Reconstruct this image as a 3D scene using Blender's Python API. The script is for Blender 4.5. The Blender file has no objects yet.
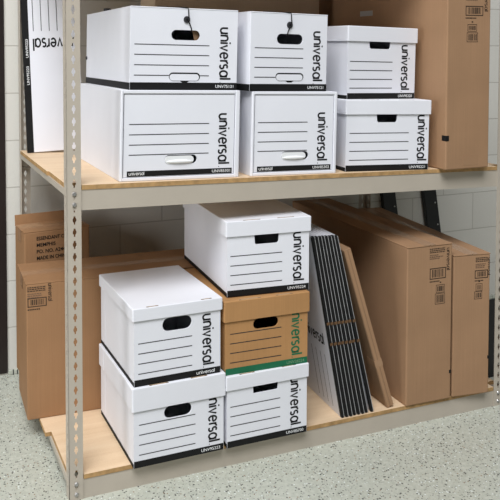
import bpy, bmesh, math, random
from mathutils import Vector, Matrix
from math import sin, cos, pi

S = bpy.context.scene
COL = S.collection
random.seed(7)

# ------------------------------------------------------------------ camera
cd = bpy.data.cameras.new('camera')
cd.sensor_fit = 'HORIZONTAL'; cd.sensor_width = 36.0
cd.lens = 745.632 / 500 * 36.0
cd.shift_x = (250 - 187.753) / 500
cd.shift_y = (79.900 - 250) / 500
cd.clip_start = 0.05
cam = bpy.data.objects.new('camera', cd); COL.objects.link(cam)
cam.matrix_world = Matrix(((0.9306926, 0.0163874, -0.3654350, -0.4748825),
                           (-0.3658005, 0.0386791, -0.9298892, -2.2451434),
                           (-0.0011038, 0.9991173, 0.0419929, 1.4119360),
                           (0, 0, 0, 1)))
S.camera = cam

# ------------------------------------------------------------------ light
w = bpy.data.worlds.new('world'); S.world = w; w.use_nodes = True
bg = w.node_tree.nodes['Background']
bg.inputs['Color'].default_value = (0.93, 0.96, 1.0, 1)
bg.inputs['Strength'].default_value = 0.05

def area(name, loc, target, sx, sy, power, col=(1, 0.98, 0.95)):
    l = bpy.data.lights.new(name, 'AREA'); l.shape = 'RECTANGLE'
    l.size = sx; l.size_y = sy; l.energy = power; l.color = col
    o = bpy.data.objects.new(name, l); COL.objects.link(o)
    o.location = loc
    o.rotation_euler = (Vector(target) - Vector(loc)).to_track_quat('-Z', 'Y').to_euler()
    return o
area('high_bay_light', (-2.3, -4.4, 8.0), (0.8, 0.2, 0.7), 5.5, 4.0, 1000, (0.97, 0.985, 1.0))
area('left_fill_light', (-2.8, -0.7, 1.5), (0.2, 0.4, 0.8), 1.0, 1.2, 36, (0.98, 0.99, 1.0))  # added lamp, set low to brighten the left faces, no actual window
S.view_settings.view_transform = 'Standard'
S.view_settings.look = 'None'
S.view_settings.exposure = 0.0
S.view_settings.gamma = 1.0
S.view_settings.use_curve_mapping = False

# ------------------------------------------------------------------ materials
def nt(name, rough=0.6, spec=0.3):
    m = bpy.data.materials.new(name); m.use_nodes = True
    t = m.node_tree; b = t.nodes['Principled BSDF']
    b.inputs['Roughness'].default_value = rough
    b.inputs['Specular IOR Level'].default_value = spec
    return m, t, b
def N(t, kind, **kw):
    n = t.nodes.new(kind)
    for k, v in kw.items():
        if k in n.inputs: n.inputs[k].default_value = v
        else: setattr(n, k, v)
    return n
def ramp(t, stops, interp='LINEAR'):
    r = t.nodes.new('ShaderNodeValToRGB'); r.color_ramp.interpolation = interp
    e = r.color_ramp.elements
    while len(e) < len(stops): e.new(0.5)
    for i, (p, c) in enumerate(stops):
        e[i].position = p; e[i].color = (*c, 1)
    return r
def coords(t, scale=(1, 1, 1), kind='Object'):
    tc = t.nodes.new('ShaderNodeTexCoord'); mp = t.nodes.new('ShaderNodeMapping')
    mp.inputs['Scale'].default_value = scale
    t.links.new(tc.outputs[kind], mp.inputs['Vector'])
    return mp.outputs['Vector']
def srgb(r, g, b):
    f = lambda c: (c / 255 / 12.92) if c / 255 <= 0.04045 else ((c / 255 + 0.055) / 1.055) ** 2.4
    return (f(r), f(g), f(b))
def mul(c, k): return tuple(min(1, x * k) for x in c)

def paint(name, col, rough=0.6, spec=0.3, var=0.04, scale=6, metallic=0, bump=0):
    m, t, b = nt(name, rough, spec)
    v = coords(t)
    no = N(t, 'ShaderNodeTexNoise', Scale=scale, Detail=4.0)
    t.links.new(v, no.inputs['Vector'])
    r = ramp(t, [(0.3, mul(col, 1 - var)), (0.7, mul(col, 1 + var))])
    t.links.new(no.outputs['Fac'], r.inputs['Fac'])
    t.links.new(r.outputs['Color'], b.inputs['Base Color'])
    b.inputs['Metallic'].default_value = metallic
    if bump:
        n2 = N(t, 'ShaderNodeTexNoise', Scale=220.0, Detail=2.0); t.links.new(v, n2.inputs['Vector'])
        bp = N(t, 'ShaderNodeBump', Strength=bump, Distance=0.001)
        t.links.new(n2.outputs['Fac'], bp.inputs['Height']); t.links.new(bp.outputs['Normal'], b.inputs['Normal'])
    return m

def kraft(name, col, flute=260, bump=0.25):
    m, t, b = nt(name, 0.72, 0.22)
    v = coords(t)
    no = N(t, 'ShaderNodeTexNoise', Scale=5.0, Detail=5.0); t.links.new(v, no.inputs['Vector'])
    v2 = coords(t, (220, 220, 3.0))
    n2 = N(t, 'ShaderNodeTexNoise', Scale=1.0, Detail=3.0); t.links.new(v2, n2.inputs['Vector'])
    mx = N(t, 'ShaderNodeMath', operation='MULTIPLY_ADD')
    mx.inputs[1].default_value = 0.45
    t.links.new(n2.outputs['Fac'], mx.inputs[0]); t.links.new(no.outputs['Fac'], mx.inputs[2])
    r = ramp(t, [(0.45, mul(col, 0.90)), (0.95, mul(col, 1.09))])
    t.links.new(mx.outputs[0], r.inputs['Fac']); t.links.new(r.outputs['Color'], b.inputs['Base Color'])
    bp = N(t, 'ShaderNodeBump', Strength=bump, Distance=0.001)
    t.links.new(n2.outputs['Fac'], bp.inputs['Height']); t.links.new(bp.outputs['Normal'], b.inputs['Normal'])
    return m

M = {}
M['white'] = paint('white_paperboard', (0.80, 0.808, 0.865), 0.55, 0.3, 0.012, 9)
M['whiteplastic'] = paint('white_plastic', (0.84, 0.85, 0.86), 0.3, 0.5, 0.01)
M['black'] = paint('black_print', (0.010, 0.010, 0.0105), 0.6, 0.2, 0.1)
M['foldglint'] = paint('grey_fold_highlight', (0.46, 0.46, 0.47), 0.5, 0.4, 0.15, 40)  # grey paint stands in for the highlight along the rounded fold
M['line'] = paint('dark_grey_line_print', (0.03, 0.03, 0.033), 0.55, 0.3, 0.05)
M['tone'] = paint('pale_code_print', (0.78, 0.79, 0.80), 0.6, 0.2, 0.02)
M['green'] = paint('green_print', (0.012, 0.14, 0.065), 0.6, 0.25, 0.08)
M['palegreen'] = paint('pale_green_code_print', (0.16, 0.30, 0.17), 0.6, 0.2, 0.05)
M['kraftbox'] = kraft('kraft_paperboard', (0.445, 0.238, 0.098), 300, 0.12)
M['kraft'] = kraft('kraft_corrugated', (0.325, 0.178, 0.088))
M['kraftdull'] = kraft('dull_kraft_corrugated', (0.365, 0.216, 0.122))
M['kraftdark'] = kraft('worn_kraft_corrugated', (0.27, 0.165, 0.095))
M['kraftgrey'] = kraft('greyish_kraft_corrugated', (0.46, 0.35, 0.25))
M['kraftedge'] = paint('raw_board_edge', (0.40, 0.25, 0.13), 0.8, 0.2, 0.2, 60)
M['ink'] = paint('brown_black_ink', (0.05, 0.035, 0.027), 0.8, 0.1, 0.1)
M['inkthin'] = paint('faded_ink', (0.17, 0.105, 0.07), 0.8, 0.1, 0.1)
M['tape'] = paint('packing_tape', (0.37, 0.22, 0.125), 0.25, 0.5, 0.04)
M['greylabel'] = paint('grey_paper_label', (0.42, 0.40, 0.38), 0.7, 0.2, 0.05)
M['dust'] = paint('dusty_tape', (0.40, 0.255, 0.15), 0.2, 0.6, 0.1, 30)
M['metal'] = paint('beige_painted_steel', (0.495, 0.44, 0.368), 0.42, 0.45, 0.03, 12)
M['rivet'] = paint('zinc_rivet', (0.45, 0.44, 0.43), 0.35, 0.5, 0.05, metallic=0.7)
M['blackmetal'] = paint('black_painted_steel', (0.012, 0.012, 0.013), 0.45, 0.4, 0.1)
M['string'] = paint('black_string', (0.015, 0.014, 0.014), 0.9, 0.1, 0.1)
M['button'] = paint('black_paper_button', (0.03, 0.03, 0.035), 0.5, 0.4, 0.1)
M['tan'] = paint('tan_slot_edge', (0.42, 0.30, 0.19), 0.8, 0.1, 0.1)
M['door'] = paint('dark_brown_door_paint', (0.018, 0.012, 0.011), 0.4, 0.4, 0.15)

def wood():
    m, t, b = nt('pale_particle_board', 0.6, 0.25)
    v = coords(t, (3, 30, 30))
    n1 = N(t, 'ShaderNodeTexNoise', Scale=1.0, Detail=5.0, Distortion=0.6); t.links.new(v, n1.inputs['Vector'])
    v2 = coords(t, (260, 260, 260))
    n2 = N(t, 'ShaderNodeTexNoise', Scale=1.0, Detail=1.0); t.links.new(v2, n2.inputs['Vector'])
    a = N(t, 'ShaderNodeMath', operation='MULTIPLY_ADD'); a.inputs[1].default_value = 0.5
    t.links.new(n2.outputs['Fac'], a.inputs[0]); t.links.new(n1.outputs['Fac'], a.inputs[2])
    r = ramp(t, [(0.45, (0.67, 0.48, 0.305)), (0.75, (0.74, 0.55, 0.365)), (1.0, (0.77, 0.595, 0.41))])
    t.links.new(a.outputs[0], r.inputs['Fac']); t.links.new(r.outputs['Color'], b.inputs['Base Color'])
    return m
M['slotedge'] = paint('brown_slot_edge', (0.15, 0.085, 0.045), 0.8, 0.1, 0.2, 50)
M['wood'] = wood()
M['woodedge'] = paint('board_cut_edge', (0.44, 0.27, 0.12), 0.7, 0.2, 0.25, 40)

def blockwall():
    m, t, b = nt('painted_cinder_block', 0.55, 0.3)
    tc = t.nodes.new('ShaderNodeTexCoord')
    sp = t.nodes.new('ShaderNodeSeparateXYZ'); cb = t.nodes.new('ShaderNodeCombineXYZ')
    t.links.new(tc.outputs['Object'], sp.inputs[0])
    ax = N(t, 'ShaderNodeMath', operation='ADD'); ax.inputs[1].default_value = 40.64 * 1 - 0.468 + 0.2032
    az = N(t, 'ShaderNodeMath', operation='ADD'); az.inputs[1].default_value = 4.064 - 0.0015
    t.links.new(sp.outputs['X'], ax.inputs[0]); t.links.new(sp.outputs['Z'], az.inputs[0])
    t.links.new(ax.outputs[0], cb.inputs['X']); t.links.new(az.outputs[0], cb.inputs['Y'])
    br = t.nodes.new('ShaderNodeTexBrick'); br.offset = 0.5; br.squash = 1.0
    for k, v in (('Scale', 1.0), ('Mortar Size', 0.003), ('Mortar Smooth', 0.4), ('Bias', 0.0), ('Brick Width', 0.4064), ('Row Height', 0.2032)):
        br.inputs[k].default_value = v
    br.inputs['Color1'].default_value = (0.65, 0.63, 0.58, 1)
    br.inputs['Color2'].default_value = (0.68, 0.66, 0.61, 1)
    br.inputs['Mortar'].default_value = (0.49, 0.465, 0.42, 1)
    t.links.new(cb.outputs[0], br.inputs['Vector'])
    t.links.new(br.outputs['Color'], b.inputs['Base Color'])
    no = N(t, 'ShaderNodeTexNoise', Scale=90.0, Detail=4.0); t.links.new(cb.outputs[0], no.inputs['Vector'])
    s = N(t, 'ShaderNodeMath', operation='MULTIPLY_ADD'); s.inputs[1].default_value = -1.5
    t.links.new(br.outputs['Fac'], s.inputs[0]); t.links.new(no.outputs['Fac'], s.inputs[2])
    bp = N(t, 'ShaderNodeBump', Strength=0.4, Distance=0.003)
    t.links.new(s.outputs[0], bp.inputs['Height']); t.links.new(bp.outputs['Normal'], b.inputs['Normal'])
    return m
M['wall'] = blockwall()

def terrazzo():
    m, t, b = nt('speckled_epoxy_floor', 0.32, 0.4)
    v = coords(t)
    base = N(t, 'ShaderNodeTexNoise', Scale=55.0, Detail=6.0, Roughness=0.75); t.links.new(v, base.inputs['Vector'])
    r0 = ramp(t, [(0.30, (0.40, 0.42, 0.355)), (0.55, (0.505, 0.52, 0.45)), (0.75, (0.59, 0.595, 0.525))])
    t.links.new(base.outputs['Fac'], r0.inputs['Fac'])
    cur = r0.outputs['Color']
    for sc, rad, thr, col, off in ((115, 0.27, 0.89, (0.045, 0.045, 0.045), 0), (95, 0.25, 0.90, (0.10, 0.10, 0.09), 3.1),
                                   (120, 0.26, 0.92, (0.72, 0.77, 0.74), 7.7), (125, 0.25, 0.96, (0.26, 0.17, 0.10), 11.3),
                                   (150, 0.28, 0.86, (0.26, 0.26, 0.24), 17.0)):
        mp = N(t, 'ShaderNodeMapping'); mp.inputs['Location'].default_value = (off, off * 0.7, 0.013)
        t.links.new(v, mp.inputs['Vector'])
        vo = N(t, 'ShaderNodeTexVoronoi', voronoi_dimensions='2D', Scale=float(sc)); t.links.new(mp.outputs[0], vo.inputs['Vector'])
        wn = N(t, 'ShaderNodeSeparateColor'); t.links.new(vo.outputs['Color'], wn.inputs[0])
        g = N(t, 'ShaderNodeMath', operation='GREATER_THAN'); g.inputs[1].default_value = thr; t.links.new(wn.outputs[0], g.inputs[0])
        # radius varies per cell
        rr = N(t, 'ShaderNodeMath', operation='MULTIPLY_ADD'); rr.inputs[1].default_value = 0.22; rr.inputs[2].default_value = rad - 0.11
        t.links.new(wn.outputs[1], rr.inputs[0])
        l = N(t, 'ShaderNodeMath', operation='LESS_THAN'); t.links.new(vo.outputs['Distance'], l.inputs[0]); t.links.new(rr.outputs[0], l.inputs[1])
        a = N(t, 'ShaderNodeMath', operation='MULTIPLY'); t.links.new(g.outputs[0], a.inputs[0]); t.links.new(l.outputs[0], a.inputs[1])
        mx = N(t, 'ShaderNodeMix', data_type='RGBA'); 
        mx.inputs[7].default_value = (*col, 1)
        t.links.new(a.outputs[0], mx.inputs[0]); t.links.new(cur, mx.inputs[6])
        cur = mx.outputs[2]
    t.links.new(cur, b.inputs['Base Color'])
    return m
M['floor'] = terrazzo()

# ------------------------------------------------------------------ mesh building
class MB:
    def __init__(s): s.v = []; s.f = []; s.m = []; s.mats = []
    def mi(s, k):
        if k not in s.mats: s.mats.append(k)
        return s.mats.index(k)
    def add(s, vs, fs, mat):
        b = len(s.v); s.v += [tuple(p) for p in vs]; i = s.mi(mat)
        for f in fs: s.f.append(tuple(b + k for k in f)); s.m.append(i)
    def box(s, x0, x1, y0, y1, z0, z1, mat):
        vs = [(x, y, z) for x in (x0, x1) for y in (y0, y1) for z in (z0, z1)]
        s.add(vs, [(0, 1, 3, 2), (4, 6, 7, 5), (0, 4, 5, 1), (2, 3, 7, 6), (0, 2, 6, 4), (1, 5, 7, 3)], mat)
    def bevbox(s, x0, x1, y0, y1, z0, z1, mat, r=0.003, seg=2, skip=(), warp=None):
        bm = bmesh.new(); bmesh.ops.create_cube(bm, size=1)
        for q in bm.verts:
            q.co = Vector(((x0 + x1) / 2 + q.co.x * (x1 - x0), (y0 + y1) / 2 + q.co.y * (y1 - y0), (z0 + z1) / 2 + q.co.z * (z1 - z0)))
        bmesh.ops.bevel(bm, geom=bm.edges[:], offset=r, segments=seg, affect='EDGES', profile=0.5)
        s.bm(bm, mat, warp); bm.free()
    def bm(s, bm, mat, warp=None):
        bm.verts.index_update()
        s.add([(warp(q.co) if warp else q.co) for q in bm.verts], [tuple(k.index for k in f.verts) for f in bm.faces], mat)
    def quad(s, a, b, c, d, mat): s.add([a, b, c, d], [(0, 1, 2, 3)], mat)
    def pr(s, polys, mat, plane='front', off=0.0005, at=0.0):
        """flat print: 2-d polygons laid on the front (x,z) or the top (x,y) of a box"""
        for p in polys:
            if plane == 'front': vs = [(x, at - off, z) for x, z in p]
            elif plane == 'left': vs = [(at - off, y, z) for y, z in p]
            elif plane == 'top': vs = [(x, y, at + off) for x, y in p]
            s.add(vs, [tuple(range(len(p)))], mat)
    def xf(s, mat4, start=0):
        for i in range(start, len(s.v)): s.v[i] = tuple(mat4 @ Vector(s.v[i]))
    def build(s, name, parent=None, smooth=False):
        me = bpy.data.meshes.new(name); me.from_pydata(s.v, [], s.f)
        for k in s.mats: me.materials.append(M[k])
        me.polygons.foreach_set('material_index', s.m)
        me.update()
        bm = bmesh.new(); bm.from_mesh(me)
        bm.normal_update(); bm.to_mesh(me); bm.free()
        if smooth:
            me.shade_smooth() if hasattr(me, 'shade_smooth') else None
        o = bpy.data.objects.new(name, me); COL.objects.link(o)
        if parent: o.parent = parent
        return o

def stadium(cx, cz, w, h, n=8):
    r = h / 2; p = []
    for k in range(n + 1):
        a = -pi / 2 + pi * k / n; p.append((cx + w / 2 - r + r * cos(a), cz + r * sin(a)))
    for k in range(n + 1):
        a = pi / 2 + pi * k / n; p.append((cx - w / 2 + r + r * cos(a), cz + r * sin(a)))
    return p
def cup(cx, z0, z1, w, r=0.009, n=5):
    """flat-topped hole with rounded lower corners"""
    x0, x1 = cx - w / 2, cx + w / 2; p = [(x0 - .002, z1)]
    for k in range(n + 1):
        a = pi + pi / 2 * k / n; p.append((x0 + r + r * cos(a), z0 + r + r * sin(a)))
    for k in range(n + 1):
        a = -pi / 2 + pi / 2 * k / n; p.append((x1 - r + r * cos(a), z0 + r + r * sin(a)))
    return p + [(x1 + .002, z1)]
def rect(x0, x1, z0, z1): return [(x0, z0), (x1, z0), (x1, z1), (x0, z1)]

def mesh_from_curve(cu):
    o = bpy.data.objects.new('tmp', cu); COL.objects.link(o)
    dg = bpy.context.evaluated_depsgraph_get(); dg.update()
    me = bpy.data.meshes.new_from_object(o.evaluated_get(dg))
    vs = [v.co.copy() for v in me.vertices]; fs = [tuple(p.vertices) for p in me.polygons]
    bpy.data.objects.remove(o); bpy.data.curves.remove(cu); bpy.data.meshes.remove(me)
    return vs, fs
def holed(outer, holes, thick):
    """2-d outline with holes, extruded; returns verts in (x, y=depth 0..thick, z) and faces"""
    cu = bpy.data.curves.new('tmp', 'CURVE'); cu.dimensions = '2D'; cu.fill_mode = 'BOTH'; cu.extrude = thick / 2
    for loop in [outer] + holes:
        sp = cu.splines.new('POLY'); sp.points.add(len(loop) - 1); sp.use_cyclic_u = True
        for q, (x, z) in zip(sp.points, loop): q.co = (x, z, 0, 1)
    vs, fs = mesh_from_curve(cu)
    return [(v.x, v.z + thick / 2, v.y) for v in vs], fs
def type_polys(txt, size, bold=0.010):
    cu = bpy.data.curves.new('tmp', 'FONT'); cu.body = txt; cu.size = size; cu.offset = size * bold
    cu.resolution_u = 3
    return mesh_from_curve(cu)
def lettering(mb, txt, x, z, w, h, mat, y=0.0, off=0.0009, rot=0.0, bold=0.010):
    """block lettering on the front plane, lower left at (x,z), squeezed to width w and cap height h"""
    vs, fs = type_polys(txt, 1.0, bold)
    if not vs: return
    x0 = min(v.x for v in vs); x1 = max(v.x for v in vs); z0 = min(v.y for v in vs); z1 = max(v.y for v in vs)
    out = []
    for v in vs:
        a = (v.x - x0) / (x1 - x0) * w; b = (v.y - z0) / (z1 - z0) * h
        out.append((x + a * cos(rot) - b * sin(rot), y - off, z + a * sin(rot) + b * cos(rot)))
    mb.add(out, fs, mat)

# --- the rounded lower-case wordmark, drawn as strokes (x-height = 1)
def arc(cx, cy, rx, ry, a0, a1, n=10):
    return [(cx + rx * cos(math.radians(a0 + (a1 - a0) * k / n)), cy + ry * sin(math.radians(a0 + (a1 - a0) * k / n))) for k in range(n + 1)]
G = {
 'u': (0.66, [[(0, 1)] + arc(.33, .36, .33, .36, 180, 360) + [(.66, 1)], [(.66, 1), (.66, 0)]]),
 'n': (0.66, [[(0, 0), (0, 1)], [(0, .64)] + arc(.33, .64, .33, .36, 180, 0) + [(.66, 0)]]),
 'i': (0.0, [[(0, 0), (0, 1)], [(0, 1.24), (0, 1.42)]]),
 'v': (0.66, [[(0, 1), (.33, .02), (.66, 1)]]),
 'e': (0.72, [[(.02, .52), (.70, .52)], arc(.36, .5, .36, .5, 2, 320, 18)]),
 'r': (0.34, [[(0, 0), (0, 1)], arc(.38, .58, .38, .42, 180, 85, 7)]),
 's': (0.50, [arc(.25, .745, .24, .255, 40, 250, 10) + arc(.25, .255, .25, .255, 80, -145, 12)]),
 'a': (0.72, [arc(.36, .5, .36, .5, 0, 360, 22), [(.72, 1), (.72, 0)]]),
 'l': (0.0, [[(0, 0), (0, 1.48)]]),
 '.': (0.0, [[(0, 0), (0, .12)]]),
}
def ribbon(pts, t):
    L, R_ = [], []
    n = len(pts)
    closed = (abs(pts[0][0] - pts[-1][0]) + abs(pts[0][1] - pts[-1][1])) < 1e-6
    for i in range(n):
        a = pts[i - 1] if i > 0 else (pts[-2] if closed else None)
        b = pts[i + 1] if i < n - 1 else (pts[1] if closed else None)
        def nrm(p, q):
            dx, dy = q[0] - p[0], q[1] - p[1]; l = math.hypot(dx, dy) or 1; return (-dy / l, dx / l)
        ns = []
        if a: ns.append(nrm(a, pts[i]))
        if b: ns.append(nrm(pts[i], b))
        nx = sum(k[0] for k in ns); ny = sum(k[1] for k in ns); l = math.hypot(nx, ny) or 1; nx /= l; ny /= l
        k = 1.0
        if len(ns) == 2: k = min(1.6, 1 / max(0.35, nx * ns[0][0] + ny * ns[0][1]))
        L.append((pts[i][0] + nx * t / 2 * k, pts[i][1] + ny * t / 2 * k)); R_.append((pts[i][0] - nx * t / 2 * k, pts[i][1] - ny * t / 2 * k))
    return [[L[i], R_[i], R_[i + 1], L[i + 1]] for i in range(n - 1)]
def wordmark(mb, word, fn, length, xh, mat, t=0.225, gap=0.30):
    """fn maps (along, up) metres -> 3-d point"""
    tot = t; x = 0; lay = []
    for k, ch in enumerate(word):
        wd, st = G[ch]; lay.append((x, st)); x += wd + (gap if ch != 'r' else gap * 0.55)
    total = x - gap + t
    sx = length / (total * 1.0); 
    for x0, st in lay:
        for s in st:
            for q in ribbon(s, t):
                mb.add([fn((p[0] + x0 + t / 2) * sx, p[1] * xh) for p in q], [(0, 1, 2, 3)], mat)

# ------------------------------------------------------------------ scene bookkeeping
def tag(o, label, cat, group=None):
    o['label'] = label; o['category'] = cat
    if group: o['group'] = group
    return o
def thing(name, label, cat, mat4, group=None):
    o = bpy.data.objects.new(name, None); COL.objects.link(o)
    o.matrix_world = mat4; o.empty_display_size = 0.05
    return tag(o, label, cat, group)
TX, TY = -0.0238, -0.0043539
def place(x, y, z, yaw, tilt=False):
    if not tilt:
        return Matrix.Translation((x, y, z)) @ Matrix.Rotation(yaw, 4, 'Z')
    ex = Vector((cos(yaw), sin(yaw), TX * cos(yaw) + TY * sin(yaw))).normalized()
    n = Vector((-TX, -TY, 1)).normalized(); ey = n.cross(ex)
    m = Matrix((ex, ey, n)).transposed().to_4x4()
    return Matrix.Translation((x, y, z + TX * x + TY * y)) @ m

# ------------------------------------------------------------------ the setting
mb = MB(); mb.box(-3.5, 5.5, -4.5, 1.2, -0.08, 0.0, 'floor'); o = mb.build('floor'); o['kind'] = 'structure'
mb = MB(); mb.box(-3.5, 5.5, 1.0, 1.2, -0.08, 3.0, 'wall'); o = mb.build('wall_back'); o['kind'] = 'structure'
# dark door frame and leaf let into the wall at the far left
mb = MB(); mb.bevbox(-0.145, -0.040, 0.994, 1.0, 0.008, 2.14, 'door', 0.002)
mb.bevbox(-1.10, -0.999, 0.994, 1.0, 0.008, 2.14, 'door', 0.002); mb.bevbox(-1.10, -0.040, 0.994, 1.0, 2.14, 2.24, 'door', 0.002)
mb.bevbox(-0.999, -0.145, 0.996, 1.0, 0.012, 2.14, 'door', 0.001)
o = mb.build('door_1'); o['kind'] = 'structure'
# the floor coating turned up along the foot of the wall
mb = MB(); mb.bevbox(-0.038, 5.4, 0.988, 1.0, 0.0, 0.022, 'floor', 0.004)
o = mb.build('baseboard_back'); o['kind'] = 'structure'

# ------------------------------------------------------------------ shelving unit
W, D = 1.748, 0.93
Z0, Z1 = 0.0629, 0.9781          # beam tops
BH, BT = 0.0639, 0.0147
LX = 0.009                        # outer face of the left uprights
rack = thing('shelving_unit', 'beige steel shelving unit with slotted uprights and two pale board decks', 'shelving', Matrix.Identity(4))
def keyhole(cx, cz):
    return [(cx - .0022, cz - .013), (cx + .0022, cz - .013), (cx + .0026, cz - .007), (cx + .0060, cz - .002), (cx + .0060, cz + .004),
            (cx + .0034, cz + .008), (cx + .0030, cz + .013), (cx - .0030, cz + .013), (cx - .0034, cz + .008), (cx - .0060, cz + .004), (cx - .0060, cz - .002), (cx - .0026, cz - .007)]
HT = 1.97
def upright(corner_x, corner_y, sx, sy):
    """angle post: one flange across the unit, one flange along its depth"""
    mb = MB(); fw, dw, t = 0.045, 0.040, 0.0022
    zs = [0.045 + 0.0381 * k for k in range(50)]
    outer = rect(0, fw, 0, HT)
    vs, fs = holed(outer, [keyhole(0.0235, z) for z in zs], t)
    mb.add([(corner_x + sx * x, corner_y + sy * y, z) for x, y, z in vs], fs, 'metal')
    vs, fs = holed(rect(0, dw, 0, HT), [rect(0.016, 0.023, z - .009, z + .009) for z in zs], t)
    mb.add([(corner_x + sx * y, corner_y + sy * x, z) for x, y, z in vs], fs, 'metal')
    return mb.build('upright', rack)
upright(LX, 0.0, 1, 1); upright(W, 0.0, -1, 1); upright(LX, D, 1, -1); upright(W, D, -1, -1)
def zt(x, y, up): return (TX * x + TY * y) if up else 0.0
def channel(x0, x1, y0, ydir, ztop, up):
    mb = MB(); t = 0.0025
    def bx(ya, yb, za, zb):
        a, b = zt(x0, y0, up), zt(x1, y0, up)
        vs = [(x0, ya, za + a), (x0, yb, za + a), (x0, yb, zb + a), (x0, ya, zb + a), (x1, ya, za + b), (x1, yb, za + b), (x1, yb, zb + b), (x1, ya, zb + b)]
        mb.add(vs, [(0, 1, 2, 3), (7, 6, 5, 4), (0, 4, 5, 1), (1, 5, 6, 2), (2, 6, 7, 3), (3, 7, 4, 0)], 'metal')
    s = ydir
    bx(*sorted((y0, y0 + s * t)), ztop - BH, ztop)
    bx(*sorted((y0 + s * t, y0 + s * 0.022)), ztop - t, ztop)
    bx(*sorted((y0 + s * t, y0 + s * 0.014)), ztop - BH, ztop - BH + t)
    return mb.build('beam', rack)
for zz, up in ((Z0, False), (Z1, True), (1.868, True)):
    channel(LX + .004, W - .004, 0.0026, 1, zz, up)
    channel(LX + .004, W - .004, D - 0.0026, -1, zz, up)
    for xs, s in ((LX, 1), (W, -1)):
        mb = MB(); x0 = xs + s * 0.0004
        ya, yb = 0.042, D - 0.042
        xa, xb = sorted((xs - s * 0.0005, xs + s * 0.003)); xc, xd = sorted((xs + s * 0.003, xs + s * 0.02))
        for (p, q, za, zb) in ((xa, xb, -0.020, 0.0), (xc, xd, -0.0025, 0.0)):
            vs = []
            for x in (p, q):
                for y in (0.0075 if up else 0.0075, D - 0.0075):
                    for z in (za, zb): vs.append((x, y, zz + z + zt(x, y, up)))
            mb.add(vs, [(0, 1, 3, 2), (4, 6, 7, 5), (0, 4, 5, 1), (2, 3, 7, 6), (0, 2, 6, 4), (1, 5, 7, 3)], 'metal')
        mb.build('side_beam', rack)
    # pale board laid on the beams
    mb = MB(); x0, x1, y0, y1 = LX + .006, W - .006, 0.0005, D - .006
    def slab(x0, x1, y0, y1):
        vs = [(x, y, zz + dz + zt(x, y, up)) for x in (x0, x1) for y in (y0, y1) for dz in (0.0002, BT)]
        mb.add(vs, [(1, 5, 7, 3), (0, 2, 6, 4)], 'wood')
        mb.add(vs, [(0, 1, 3, 2), (4, 6, 7, 5), (0, 4, 5, 1), (2, 3, 7, 6)], 'woodedge')
    slab(LX + .047, W - .047, y0, 0.045)
    slab(LX + .0035, W - .0035, 0.045, 0.30)
    slab(-0.008 if not up else LX - .003, W - .0035, 0.30, D - 0.045)
    mb.build('shelf_board', rack)
# rivets that hook the beams to the posts
for xc in (LX + 0.0235, W - 0.0235):
    for zz, up in ((Z0, False), (Z1, True)):
        for dz in (-0.012, -0.045):
            bm = bmesh.new()
            bmesh.ops.create_cone(bm, cap_ends=True, segments=14, radius1=0.0075, radius2=0.005, depth=0.004)
            bmesh.ops.transform(bm, matrix=Matrix.Translation((xc, -0.0016, zz + dz + zt(xc, 0, up))) @ Matrix.Rotation(pi / 2, 4, 'X'), verts=bm.verts[:])
            mb = MB(); mb.bm(bm, 'rivet'); bm.free(); mb.build('rivet', rack)

# ------------------------------------------------------------------ printed end of a storage box
def end_print(mb, Wd, ink, codemat, code, lx1, txt_x, txt_z=0.034, xh=0.0270, length=0.170, at=0.0, lines=(0.138, 0.1055, 0.073, 0.0405), band=0.0, lx0=0.017, line_mat='line', band_h=0.022, band_mat='black', codew=0.068):
    for z in lines: mb.pr([rect(lx0, lx1, z - .0014, z + .0014)], line_mat, at=at)
    wordmark(mb, 'universal', lambda a, b: (txt_x + b, at - 0.0006, txt_z + length - a), length, xh, ink)
    mb.pr([rect(txt_x, txt_x + .003, txt_z - .008, txt_z - .005)], ink, at=at)
    mb.pr([rect(band, Wd - band, 0.0, band_h)], band_mat, at=at, off=0.0004)
    if code == 'universal':
        wordmark(mb, 'universal', lambda a, b: (Wd - .085 + a, at - 0.0009, .0065 + b), .065, .0075, codemat, t=.22)
    elif code:
        lettering(mb, code, Wd - 0.012 - codew, 0.006, codew, 0.0102, codemat, y=at)

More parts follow.
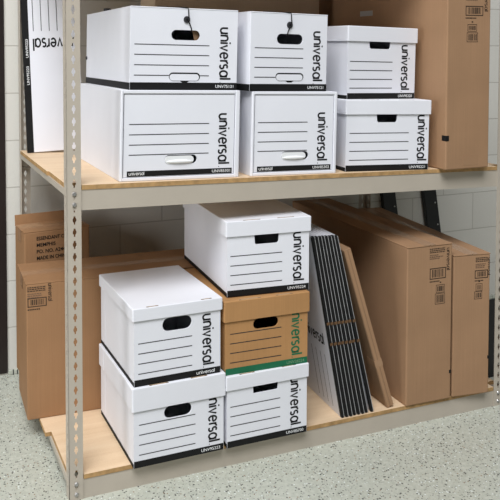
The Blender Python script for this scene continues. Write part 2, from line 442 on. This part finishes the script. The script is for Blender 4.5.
def storage_box(label, x, y, z, yaw, Wd, H, lh, Dp, hole, code, tilt=False, body='white', ink='black', codemat='tone', lx1=0.206, txt_x=0.247, slots=((.18, .38), (.62, .80)), linemat='line', bandmat='black', group='storage boxes with lift-off lids', lx0=0.017):
    t = thing('storage_box', label, 'storage box', place(x, y, z, yaw, tilt), group)
    I = 0.006; th = 0.004
    mb = MB()
    hz = H - 0.008                                 # body stops just under the lid's top
    # end panels with hand holes, sides and bottom
    for (yy, flip) in ((I, 1), (Dp - I, -1)):
        vs, fs = holed(rect(I, Wd - I, 0, hz), [hole], th)
        mb.add([(q[0], yy + flip * q[1], q[2]) for q in vs], fs, body)
    mb.box(I, I + th, I + th, Dp - I - th, 0, hz, body); mb.box(Wd - I - th, Wd - I, I + th, Dp - I - th, 0, hz, body)
    mb.box(I + th, Wd - I - th, I + th, Dp - I - th, 0, th, body)
    # folded double wall of the ends, seen on the sides
    for xa, xb in ((I - .0008, I), (Wd - I, Wd - I + .0008)):
        mb.box(xa, xb, I, I + 0.055, 0.0, hz, body); mb.box(xa, xb, Dp - I - 0.055, Dp - I, 0.0, hz, body)
    n = len(mb.v)
    end_print(mb, Wd - 2 * I, ink, codemat, code, lx1, txt_x, line_mat=linemat, band_mat=bandmat, lx0=lx0)
    mb.xf(Matrix.Translation((I, I, 0)), n)
    mb.pr([rect(I, Dp - I, 0, 0.014)], bandmat, 'left', 0.0012, I)
    mb.add([(Wd - I + .0012, a, b) for a, b in rect(I, Dp - I, 0, 0.014)], [(0, 1, 2, 3)], bandmat)
    mb.build('body', t)
    # lid: a shallow tray turned over
    bm = bmesh.new(); bmesh.ops.create_cube(bm, size=1)
    for q in bm.verts: q.co = Vector((Wd / 2 + q.co.x * Wd, Dp / 2 + q.co.y * Dp, H - lh / 2 + q.co.z * lh))
    bmesh.ops.delete(bm, geom=[f for f in bm.faces if f.normal.z < -0.5], context='FACES')
    bmesh.ops.bevel(bm, geom=[e for e in bm.edges if not e.is_boundary], offset=0.0028, segments=2, affect='EDGES', profile=0.5)
    bmesh.ops.solidify(bm, geom=bm.faces[:], thickness=0.0035)
    mb = MB(); mb.bm(bm, body); bm.free()
    for a, b in slots:
        mb.pr([rect(Wd * a, Wd * b, .0035, .0095)], 'tan', 'top', 0.0004, H)
        mb.pr([rect(Wd * a, Wd * a + .008, .0025, .0055), rect(Wd * b - .010, Wd * b, .0025, .0055)], 'ink', 'top', 0.0006, H)
    for xa, xb in ((-.0008, 0.0), (Wd, Wd + .0008)):
        mb.box(xa, xb, 0.003, 0.060, H - lh, H - .003, body); mb.box(xa, xb, Dp - .060, Dp - .003, H - lh, H - .003, body)
    mb.build('lid', t)
    return t

SBX = dict(group='storage boxes with lift-off lids')
storage_box('white lidded box at the bottom left of the lower stack, resting on the board', .2058, -.0336, .0778, .0085, .3237, .2603, .0755, .4000,
            stadium(.156, .162, .096, .041), 'UNV95223', txt_x=.259, lx1=.211)
storage_box('white lidded box with a shallow lid on top of the bottom left box', .2094, -.0292, .3383, .0100, .3104, .2530, .0400, .4000,
            stadium(.152, .1865, .102, .044), 'universal', txt_x=.2365, lx1=.198, lx0=.013, slots=((.15, .28), (.76, .88)))
storage_box('white lidded box under the brown box, right of the bottom left box', .5314, -.0323, .0778, .0006, .3145, .2443, .0470, .4000,
            cup(.149, .170, .205, .093, .004), 'UNV85700', txt_x=.240, lx1=.199, lx0=.011, slots=((.16, .34), (.67, .84)))
storage_box('brown kraft lidded box with green lettering and green bottom band', .5269, -.0254, .3224, -.0221, .3205, .2505, .0690, .4000,
            stadium(.155, .161, .095, .0365), 'UNV28224', body='kraftbox', ink='green', codemat='palegreen', bandmat='green', txt_x=.248, lx1=.208, slots=((.17, .42), (.60, .80)))
storage_box('white lidded box on top of the brown kraft box, just beneath the upper shelf', .5462, .0032, .5757, -.0768, .3127, .2575, .0515, .5056,
            cup(.149, .172, .212, .088), 'UNV95224', txt_x=.243, lx1=.200, lx0=.011, slots=((.20, .40), (.60, .80)))
storage_box('white lidded box on the upper shelf standing on another lidded box', 1.0494, .0568, 1.2525, .0815, .3308, .2678, .0553, .4050,
            cup(.153, .186, .225, .098), 'UNV95220', True, txt_x=.2525, lx1=.208, lx0=.009)
storage_box('wide white lidded box on the upper shelf board, right of the drawer boxes', 1.0212, .0238, .9933, -.0820, .3539, .2591, .0523, .4050,
            cup(.171, .177, .215, .083), 'UNV95221', True, txt_x=.2955, lx1=.257, lx0=.013)

# ------------------------------------------------------------------ drawer boxes (sleeve + pull-out drawer)
def drawer_box(label, x, y, z, yaw, Wd, H, Dp, rim, code, lx0, lx1, txt_x, slot):
    t = thing('pull_out_box', label, 'storage box', place(x, y, z, yaw, True), 'white drawer boxes in sleeves')
    l, r, b, tp = rim; th = 0.004
    mb = MB()
    # sleeve: rounded folded rim round the mouth, then four walls
    mb.bevbox(0, l, 0, .030, 0, H, 'white', .0022); mb.bevbox(Wd - r, Wd, 0, .030, 0, H, 'white', .0022)
    mb.bevbox(l, Wd - r, 0, .030, 0, b, 'white', .0022); mb.bevbox(l, Wd - r, 0, .030, H - tp, H, 'white', .0022)
    mb.box(0, th, .03, Dp, 0, H, 'white'); mb.box(Wd - th, Wd, .03, Dp, 0, H, 'white')
    mb.box(th, Wd - th, .03, Dp, 0, th, 'white'); mb.box(th, Wd - th, .03, Dp, H - th, H, 'white'); mb.box(th, Wd - th, Dp - th, Dp, th, H - th, 'white')
    for xa, xb in ((-.0009, 0), (Wd, Wd + .0009)): mb.box(xa, xb, .002, .085, .001, H - .001, 'white')
    mb.build('sleeve', t)
    g = 0.0028
    x0, x1, z0, z1 = l + g, Wd - r - g, b + g * .6, H - tp - g
    yf = 0.003
    mb = MB(); sx, sz, sw, sh = slot
    vs, fs = holed(rect(x0, x1, z0, z1), [stadium(sx, sz, sw, sh)], .005)
    mb.add([(q[0], yf + q[1], q[2]) for q in vs], fs, 'white')
    mb.box(x0, x0 + th, yf + .005, Dp - .03, z0, z1 - .02, 'white'); mb.box(x1 - th, x1, yf + .005, Dp - .03, z0, z1 - .02, 'white')
    mb.box(x0 + th, x1 - th, yf + .005, Dp - .03, z0, z0 + th, 'white')
    for zl in (.1822, .1490, .1160, .0838): mb.pr([rect(lx0, lx1, zl - .0014, zl + .0014)], 'line', at=yf)
    wordmark(mb, 'universal', lambda a, bb: (txt_x + bb, yf - .0006, .2160 - a), .170, .0268, 'black')
    mb.pr([rect(txt_x, txt_x + .003, .036, .039)], 'black', at=yf)
    mb.pr([rect(x0 + .012, x1 - .006, b + .003, b + .021)], 'black', at=yf)
    wordmark(mb, 'universal', lambda a, bb: (x0 + .018 + a, yf - .0009, b + .008 + bb), .052, .0075, 'tone', t=.22)
    lettering(mb, code, x1 - .012 - .066, b + .0075, .066, .0095, 'tone', y=yf)
    d = mb.build('drawer', t)
    # moulded pull clipped into the slot
    mb = MB()
    vs, fs = holed(stadium(sx - .0055, sz - .001, sw - .013, sh - .004, 10), [], .006)
    mb.add([(q[0], yf - .002 + q[1], q[2]) for q in vs], fs, 'whiteplastic')
    bm = bmesh.new(); bmesh.ops.create_uvsphere(bm, u_segments=20, v_segments=10, radius=1)
    for q in bm.verts: q.co = Vector((sx - .004 + q.co.x * (sw * .42), yf - .001 + q.co.y * .007, sz - .007 + q.co.z * .0065))
    mb.bm(bm, 'whiteplastic'); bm.free()
    mb.build('handle', d)
    return t
drawer_box('wide white drawer box at the left end of the upper shelf board', .1842, .0230, .9934, -.0111, .4137, .2916, .5800, (.0085, .0155, .0110, .0110), 'UNV85301', .0285, .304, .3400, (.2065, .0660, .113, .029))
drawer_box('narrower white drawer box on the upper shelf, second along from the left post', .6452, .0195, .9934, -.0297, .3291, .2886, .6300, (.0085, .0110, .0110, .0105), 'UNV85302', .0235, .2138, .2555, (.1670, .0665, .106, .029))

# ------------------------------------------------------------------ string-and-button boxes
def tube(mb, pts, r, mat, n=6):
    rings = []
    for i, p in enumerate(pts):
        p = Vector(p); a = Vector(pts[max(0, i - 1)]); b = Vector(pts[min(len(pts) - 1, i + 1)])
        d = (b - a).normalized(); u = d.orthogonal().normalized(); v = d.cross(u)
        rings.append([p + (u * cos(2 * pi * k / n) + v * sin(2 * pi * k / n)) * r for k in range(n)])
    vs = [q for rg in rings for q in rg]; fs = []
    for i in range(len(rings) - 1):
        for k in range(n): fs.append((i * n + k, i * n + (k + 1) % n, (i + 1) * n + (k + 1) % n, (i + 1) * n + k))
    mb.add(vs, fs, mat)
def disc(mb, c, r, th, mat, axis='Y', n=20):
    bm = bmesh.new(); bmesh.ops.create_cone(bm, cap_ends=True, segments=n, radius1=r, radius2=r, depth=th)
    bmesh.ops.bevel(bm, geom=[e for e in bm.edges if e.calc_face_angle(0) > 1], offset=th * .3, segments=2, affect='EDGES', profile=.5)
    rot = Matrix.Rotation(pi / 2, 4, 'X') if axis == 'Y' else (Matrix.Rotation(pi / 2, 4, 'Y') if axis == 'X' else Matrix.Identity(4))
    bmesh.ops.transform(bm, matrix=Matrix.Translation(c) @ rot, verts=bm.verts[:]); mb.bm(bm, mat); bm.free()
def string_box(label, x, y, z, yaw, Wd, H, Dp, code, lx0, lx1, txt_x, hole, slot, btn, kraft_inside):
    t = thing('string_tie_box', label, 'storage box', place(x, y, z, yaw, True), 'string and button boxes')
    th = .004; mb = MB()
    hx, hzc, hw, hh = hole; sx, sz, sw, sh = slot
    vs, fs = holed(rect(0, Wd, 0, H - .001), [stadium(hx, hzc, hw, hh)], th)
    mb.add(vs, fs, 'white')
    mb.bevbox(-.0003, th, .0003, Dp, 0, H - .001, 'white', .0012); mb.bevbox(Wd - th, Wd + .0003, .0003, Dp, 0, H - .001, 'white', .0012)
    mb.box(th, Wd - th, th, Dp - th, 0, th, 'white'); mb.box(th, Wd - th, Dp - th, Dp, 0, H - .001, 'white')
    for xa, xb in ((-.0009, 0), (Wd, Wd + .0009)): mb.box(xa, xb, .002, .075, .001, H - .001, 'white')
    for k, zl in enumerate((.1475, .1145, .0810, .0475)):
        if k < 3: mb.pr([rect(lx0, lx1, zl - .0014, zl + .0014)], 'line')
        else: mb.pr([rect(lx0, sx - sw / 2, zl - .0014, zl + .0014), rect(sx + sw / 2, lx1, zl - .0014, zl + .0014)], 'line')
    wordmark(mb, 'universal', lambda a, b: (txt_x + b, -.0006, .2110 - a), .176, .0268, 'black')
    mb.pr([rect(txt_x, txt_x + .003, .024, .027)], 'black')
    mb.pr([rect(0, Wd, 0, .0245)], 'black', off=.0004)
    mb.pr([rect(0, Dp, 0, .023)], 'black', 'left', .0013, 0)
    mb.add([(Wd + .0013, a, b) for a, b in rect(0, Dp, 0, .023)], [(0, 1, 2, 3)], 'black')
    lettering(mb, code, Wd - .012 - .066, .0075, .066, .0100, 'tone')
    # dark cut round the tuck tab and the notch under it
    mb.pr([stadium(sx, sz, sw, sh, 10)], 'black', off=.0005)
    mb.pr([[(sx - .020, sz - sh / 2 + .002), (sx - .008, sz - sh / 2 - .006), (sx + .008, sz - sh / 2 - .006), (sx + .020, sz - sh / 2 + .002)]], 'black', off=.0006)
    if kraft_inside: mb.add([(hx + hw * .24, .012, hzc + .03), (hx + hw * .38, .012, hzc - .03), (Wd - .02, .030, hzc - .03), (Wd - .02, .030, hzc + .03)], [(0, 1, 2, 3)], 'kraftdark'); mb.add([(hx + hw * .24, .015, hzc + .03), (hx + hw * .38, .015, hzc - .03), (Wd - .02, .033, hzc - .03), (Wd - .02, .033, hzc + .03)], [(3, 2, 1, 0)], 'kraftdark')
    bd = mb.build('body', t)
    mb = MB(); vs, fs = holed(stadium(sx - .001, sz - .0022, sw - .007, sh - .0055, 10), [], .003)
    mb.add([(q[0], q[1] - .0022, q[2]) for q in vs], fs, 'white'); mb.build('tuck_tab', bd)
    mb = MB(); mb.bevbox(-.001, Wd + .001, -.0012, Dp, H - .004, H, 'white', .0015); mb.build('top_flap', t)
    bx, bz = btn
    mb = MB(); disc(mb, (bx, -.0025, bz), .0115, .004, 'button'); disc(mb, (bx, -.0055, bz), .004, .003, 'black', n=10); mb.build('button', t)
    mb = MB()
    tube(mb, [(bx - .10, .012, H + .0012), (bx - .05, .004, H + .0012), (bx + .0045, -.0022, H + .0012), (bx + .0048, -.0040, H - .006), (bx + .0050, -.0045, bz + .02), (bx + .0062, -.0060, bz + .006)], .0019, 'string')
    tube(mb, [(bx + .004, -.0062, bz - .006), (bx + .010, -.0045, bz - .014), (bx + .017, -.003, hzc + hh / 2 + .004), (bx + .018, .001, hzc + hh / 2 - .005)] if kraft_inside else
         [(bx - .001, -.0062, bz - .010), (bx - .006, -.0045, bz - .018), (bx - .008, -.003, hzc + hh / 2 + .004), (bx - .008, .001, hzc + hh / 2 - .005)], .0019, 'string')
    mb.build('string', t)
    # the side button and the button on the rear flap
    mb = MB(); disc(mb, (-.003, Dp - .012, .098), .007, .004, 'button', 'X'); mb.build('side_button', t)
    mb = MB(); disc(mb, (.018, Dp * .60, H + .006), .014, .012, 'button', 'Z'); mb.build('rear_button', t)
    return t
string_box('wide white string-tie box stacked on the left drawer box', .2245, .0436, 1.2855, -.0085, .3756, .2693, .6050, 'UNV75131', .0132, .2735, .3130, (.1889, .1805, .101, .0330), (.1870, .0440, .110, .0270), (.1908, .2317), True)
string_box('narrower white string-tie box stacked on the right drawer box', .6413, .0238, 1.2832, .0500, .3093, .2700, .5600, 'UNV75121', .0166, .2108, .2530, (.1555, .1800, .1055, .0355), (.1568, .0495, .113, .0270), (.1522, .2288), False)

# ------------------------------------------------------------------ kraft cartons
def carton_marks(mb, tx, tz, bar, boxes, word, at=0.0, rows=((0, 'ink'), (1, 'ink'), (2, 'ink'), (3.6, 'inkthin'), (4.6, 'inkthin'), (5.6, 'inkthin'))):
    x0, x1, z0, z1 = bar
    rnd = random.Random(3)
    for r, mt in rows:
        xx = tx; z = tz - r * .0066
        end = tx + (x1 - x0) * (.95 if r < 3 else rnd.uniform(.55, .85))
        while xx < end:
            wd = rnd.uniform(.004, .010); mb.pr([rect(xx, min(xx + wd, end), z - .0018, z + .0018)], mt, at=at); xx += wd + .0018
    def frame(x0, x1, z0, z1, t):
        mb.pr([rect(x0, x1, z1 - t, z1), rect(x0, x1, z0, z0 + t), rect(x0, x0 + t, z0, z1), rect(x1 - t, x1, z0, z1)], 'ink', at=at)
    def bars(x0, x1, z0, z1):
        xx = x0
        while xx < x1:
            wd = rnd.choice((.0010, .0016, .0030, .0042)); mb.pr([rect(xx, min(x1, xx + wd), z0, z1)], 'ink', at=at); xx += wd + rnd.choice((.0012, .002, .0028))
    frame(x0, x1, z0, z1, .0032); bars(x0 + .011, x1 - .010, z0 + .007, z1 - .006)
    xx = x0
    while xx < x0 + (x1 - x0) * .6: mb.pr([rect(xx, xx + .005, z0 - .011, z0 - .0065)], 'ink', at=at); xx += .0065
    for k, (a, b, c, d) in enumerate(boxes):
        frame(a, b, c, d, .0018); bars(a + .006, b - .005, c + .006, d - .006)
        if k == 0: mb.pr([rect((a + b) / 2 - .003, (a + b) / 2 + .004, d + .006, d + .011)], 'ink', at=at)
    if word:
        wx, wz0, wz1, xh = word
        wordmark(mb, 'universal', lambda a, b: (wx + b, at - .0006, wz1 - a), wz1 - wz0, xh, 'ink', t=.2)

def carton(label, mat4, Wd, H, Dp, mat='kraft', group='brown shipping cartons', marks=None, seam_axis='y', tab=None, extra=None, sag=0.0):
    t = thing('shipping_carton', label, 'carton', mat4, group)
    mb = MB(); mb.bevbox(0, Wd, 0, Dp, 0, H - .004, mat, .004)
    if marks: marks(mb)
    mb.build('body', t)
    # outer top flaps meeting along the middle, with tape over the joint
    g = .0015
    for (a, b) in ((0, Wd / 2 - g), (Wd / 2 + g, Wd)) if seam_axis == 'y' else ((0, Dp / 2 - g), (Dp / 2 + g, Dp)):
        mb = MB()
        if seam_axis == 'y': mb.bevbox(a, b, -.0015, Dp + .001, H - .004, H, mat, .0012)
        else: mb.bevbox(-.0015, Wd + .001, a, b, H - .004, H, mat, .0012)
        mb.build('top_flap', t)
    mb = MB()
    if seam_axis == 'y':
        mb.box(Wd / 2 - .025, Wd / 2 + .025, -.002, Dp + .0015, H, H + .0004, 'tape')
    else:
        mb.box(-.002, Wd + .0015, Dp / 2 - .025, Dp / 2 + .025, H, H + .0004, 'tape'); mb.box(-.0021, -.0015, Dp / 2 - .025, Dp / 2 + .025, H - .05, H, 'tape')
    mb.build('tape', t)
    if tab:
        for (xa, xb, ya, yb, za, zb) in tab:
            mb = MB(); mb.box(xa, xb, ya, yb, za, zb, 'black'); mb.build('strap_tab', t)
    if extra: extra(t)
    return t
def m1(mb):
    carton_marks(mb, .099, .583, (.100, .173, .468, .510), ((.129, .168, .414, .445), (.125, .170, .371, .412)), (.177, .497, .582, .0105))
def m2(mb):
    carton_marks(mb, .095, .531, (.092, .150, .452, .484), ((.097, .126, .403, .432), (.091, .125, .372, .402)), (.150, .462, .530, .0075))
def m3(mb):
    carton_marks(mb, .084, .668, (.083, .166, .5725, .609), ((.093, .137, .514, .541), (.090, .142, .4745, .510)), (.173, .590, .690, .0115))
def m4(mb):
    carton_marks(mb, .0035, .482, (.004, .072, .411, .444), (), (.078, .427, .492, .0105))
def m5(mb):
    for k, s in enumerate(('ESSENDANT CO', 'MEMPHIS', 'PO. NO. A244', 'MADE IN CHINA')):
        lettering(mb, s, .049, .0830 - k * .0265 + H5, (.128, .078, .118, .132)[k], .0150, 'black', bold=.018)
carton('tall brown carton on the lower shelf beside the leaning flat boxes', place(1.2762, -.0067, .0778, -.0251), .2020, .5990, .90, 'kraftdull', marks=m1,
       tab=[(.194, .2026, -.0008, .006, .098, .110)])
carton('narrower brown carton on the lower shelf next to the right post', place(1.4880, -.0094, .0778, -.1229), .1598, .5480, .85, 'kraftdull', marks=m2,
       tab=[(.1530, .1604, -.0008, .006, .135, .147)])
C3P = (.46, .55, .590, .612)
def patch(t):
    mb = MB(); mb.box(.082, .152, -.0006, .0, .012, .050, 'tape'); mb.build('tape', t)
    mb = MB(); mb.box(-.0007, .0, C3P[0], C3P[1], C3P[2], C3P[3], 'greylabel'); mb.build('side_label', t)
carton('very tall brown carton at the right end of the upper shelf', place(1.4170, -.0400, .9942 + TX * 1.4170, .0040), .2026, .80, .90, 'kraftdull', marks=m3,
       tab=[(-.0008, .013, -.0010, .022, .108, .128)], extra=patch)
carton('long brown carton lying behind the lower stacks and overhanging the left side', place(-.0522, .4057, .0778, -.0400), .90, .4970, .262, 'kraft', marks=m4, seam_axis='x')
# carton standing behind the long one, against the left rear post
H5 = .487 - .004
def flap5(t):
    mb = MB(); n = len(mb.v)
    mb.bevbox(0, .272, 0, .0035, 0, .044, 'kraft', .001)
    mb.xf(Matrix.Translation((0, .146, .600)) @ Matrix.Rotation(math.radians(-8), 4, 'X'), n); mb.build('raised_flap', t)
    mb = MB(); n = len(mb.v)
    mb.box(-.0006, .1, .0, .06, 0, .0004, 'dust'); mb.xf(Matrix.Translation((.0, .075, .6046)), n); mb.build('tape', t)
carton('brown carton with stencilled black wording, standing behind the long carton', place(-.006, .7250, .0778, 0.10), .272, .604, .148, 'kraft', marks=m5, seam_axis='x', extra=flap5)
carton('brown carton standing at the back of the upper shelf behind the string-tie boxes', place(.517, .690, .9934, .0, True), .790, .78, .190, 'kraftgrey', seam_axis='x')

# ------------------------------------------------------------------ flat-packed boxes leaning in a row
ORD = ['leftmost', 'second', 'third', 'fourth', 'fifth', 'sixth', 'seventh', 'eighth']
def shear_lean(xb, xt, h):
    """rigid lean of a board of height h whose foot is at xb and whose top is over xt"""
    a = math.atan2(xt - xb, h); return a
first = None
def flat_box():
    t = thing('flat_packed_box', '', 'flat-packed box', Matrix.Identity(4), 'flat-packed boxes leaning in a row')
    Hf, Lf = .680, .40
    mb = MB()
    mb.box(0, .0024, .004, Lf, 0, Hf, 'white'); mb.box(.0062, .0086, .004, Lf, 0, Hf, 'white')
    for k in range(4): mb.add([(-.0005, a, b) for a, b in rect(.058 + .036 * k, .0605 + .036 * k, .02, .22)], [(0, 1, 2, 3)], 'line')
    wordmark(mb, 'universal', lambda a, b: (-.0006, .215 - a, .262 + b), .17, .030, 'black')
    mb.build('panel', t)
    mb = MB(); mb.bevbox(-.0005, .0100, 0, .015, 0, Hf + .001, 'black', .0030); mb.bevbox(.0100, .0118, .001, .015, 0, Hf - .002, 'foldglint', .0006)
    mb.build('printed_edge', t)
    for z in (.275, .352):
        mb = MB(); mb.box(.0015, .0126, -.0010, .004, z, z + .010, 'slotedge'); mb.build('slot', t)
    return t
def copy_thing(t):
    c = t.copy(); COL.objects.link(c)
    for ch in list(t.children):
        d = ch.copy(); COL.objects.link(d); d.parent = c
        for g in list(ch.children):
            e = g.copy(); COL.objects.link(e); e.parent = d
    return c
proto = flat_box()
for i in range(8):
    o = proto if i == 0 else copy_thing(proto)
    xb = 1.006 + i * .0170 + (.006 if i == 7 else 0); xt = .884 + i * .0134
    a = math.atan2(xt - xb, .664)
    o.matrix_world = Matrix.Translation((xb, .006 - .001 * (i % 3), .0778 + (.0 if a > 0 else .0132 * sin(-a) * 0))) @ Matrix.Rotation(-.078, 4, 'Z') @ Matrix.Rotation(a, 4, 'Y')
    if i == 7: lab = 'rightmost flat-packed black-edged box of the leaning row, against the thin brown carton'
    elif i == 0: lab = 'leftmost flat-packed black-edged box of the leaning row, its white face showing'
    else: lab = ORD[i] + ' flat-packed black-edged box from the left in the leaning row'
    o['label'] = lab
# thin kraft carton leaning behind the row
t = thing('flat_carton', 'thin brown taped carton leaning between the flat-packed boxes and the tall carton', 'carton',
          Matrix.Translation((1.205, .010, .0778)) @ Matrix.Rotation(-.05, 4, 'Z') @ Matrix.Rotation(math.atan2(1.012 - 1.205, .622), 4, 'Y'))
mb = MB(); mb.bevbox(0, .030, 0, .42, 0, .635, 'kraftdark', .003); mb.build('body', t)
mb = MB(); mb.box(.003, .013, -.0008, 0, .002, .630, 'kraftdull'); mb.box(.017, .028, -.0008, 0, .002, .630, 'kraftdull'); mb.build('flap_edge', t)
mb = MB(); mb.box(-.0006, .0306, -.0012, .05, .165, .192, 'tape'); mb.build('tape', t)

# ------------------------------------------------------------------ flat sleeve standing on end at the upper left
sw = .232
pm = Matrix.Translation((.0215, .786, .9934 + TX * .0165 + TY * .786 + .001)) @ Matrix.Rotation(math.radians(-1.6), 4, 'Y') @ Matrix.Rotation(math.radians(-2.5), 4, 'X')
t = thing('flat_packed_box', 'flat white box with upside-down wordmark, standing on end behind the left post', 'flat-packed box', pm)
mb = MB(); mb.bevbox(0, sw, 0, .014, 0, .80, 'white', .002)
mb.pr([rect(0, .0245, 0, .80)], 'black')
for k in range(4): mb.pr([rect(.042 + .0325 * k, .0447 + .0325 * k, .492, .70)], 'line')
wordmark(mb, 'universal', lambda a, b: (.222 - a, -.0006, .461 - b), .183, .0330, 'black')
lettering(mb, 'UNV95223', .0195, .385, .075, .0105, 'tone', rot=pi / 2)
lettering(mb, 'UNV95223', .0195, .275, .075, .0105, 'tone', rot=pi / 2)
mb.build('panel', t)
mb = MB(); mb.box(-.0012, .001, -.0008, .0148, .0, .80, 'black'); mb.build('printed_edge', t)

# ------------------------------------------------------------------ black steel bars leaning on the wall behind the rack
def bar(label, top, foot):
    p, q = Vector(top), Vector(foot); d = (p - q); L = d.length
    zc = d.normalized(); yc = Vector((0, 1, 0)); xc = yc.cross(zc).normalized(); yc = zc.cross(xc)
    m = Matrix((xc, yc, zc)).transposed().to_4x4(); m.translation = q
    t = thing('steel_bar', label, 'metal bar', m, 'black bars leaning on the wall')
    mb = MB(); mb.bevbox(0, .078, 0, .004, 0, L, 'blackmetal', .001); mb.bevbox(0, .004, .004, .026, 0, L, 'blackmetal', .001); mb.build('angle', t)
    for k in range(6):
        mb = MB(); disc(mb, (.062, -.001, L * (.12 + .15 * k)), .0045, .003, 'rivet', n=10); mb.build('rivet', t)
bar('black steel bar leaning on the wall above the tall carton, left of the other', (1.850, .962, .80), (1.972, .955, .004))
bar('black steel bar leaning on the wall behind the narrower carton', (2.112, .962, .80), (2.235, .955, .004))

# black bar standing on the floor outside the right post
t = thing('steel_bar', 'short black steel bar standing on the floor behind the right post', 'metal bar', Matrix.Translation((1.872, .205, .0)) @ Matrix.Rotation(math.radians(-1.0), 4, 'Y'), 'black bars leaning on the wall')
mb = MB(); mb.bevbox(0, .045, 0, .004, .001, .34, 'blackmetal', .001); mb.bevbox(0, .004, .004, .030, .001, .34, 'blackmetal', .001); mb.build('angle', t)
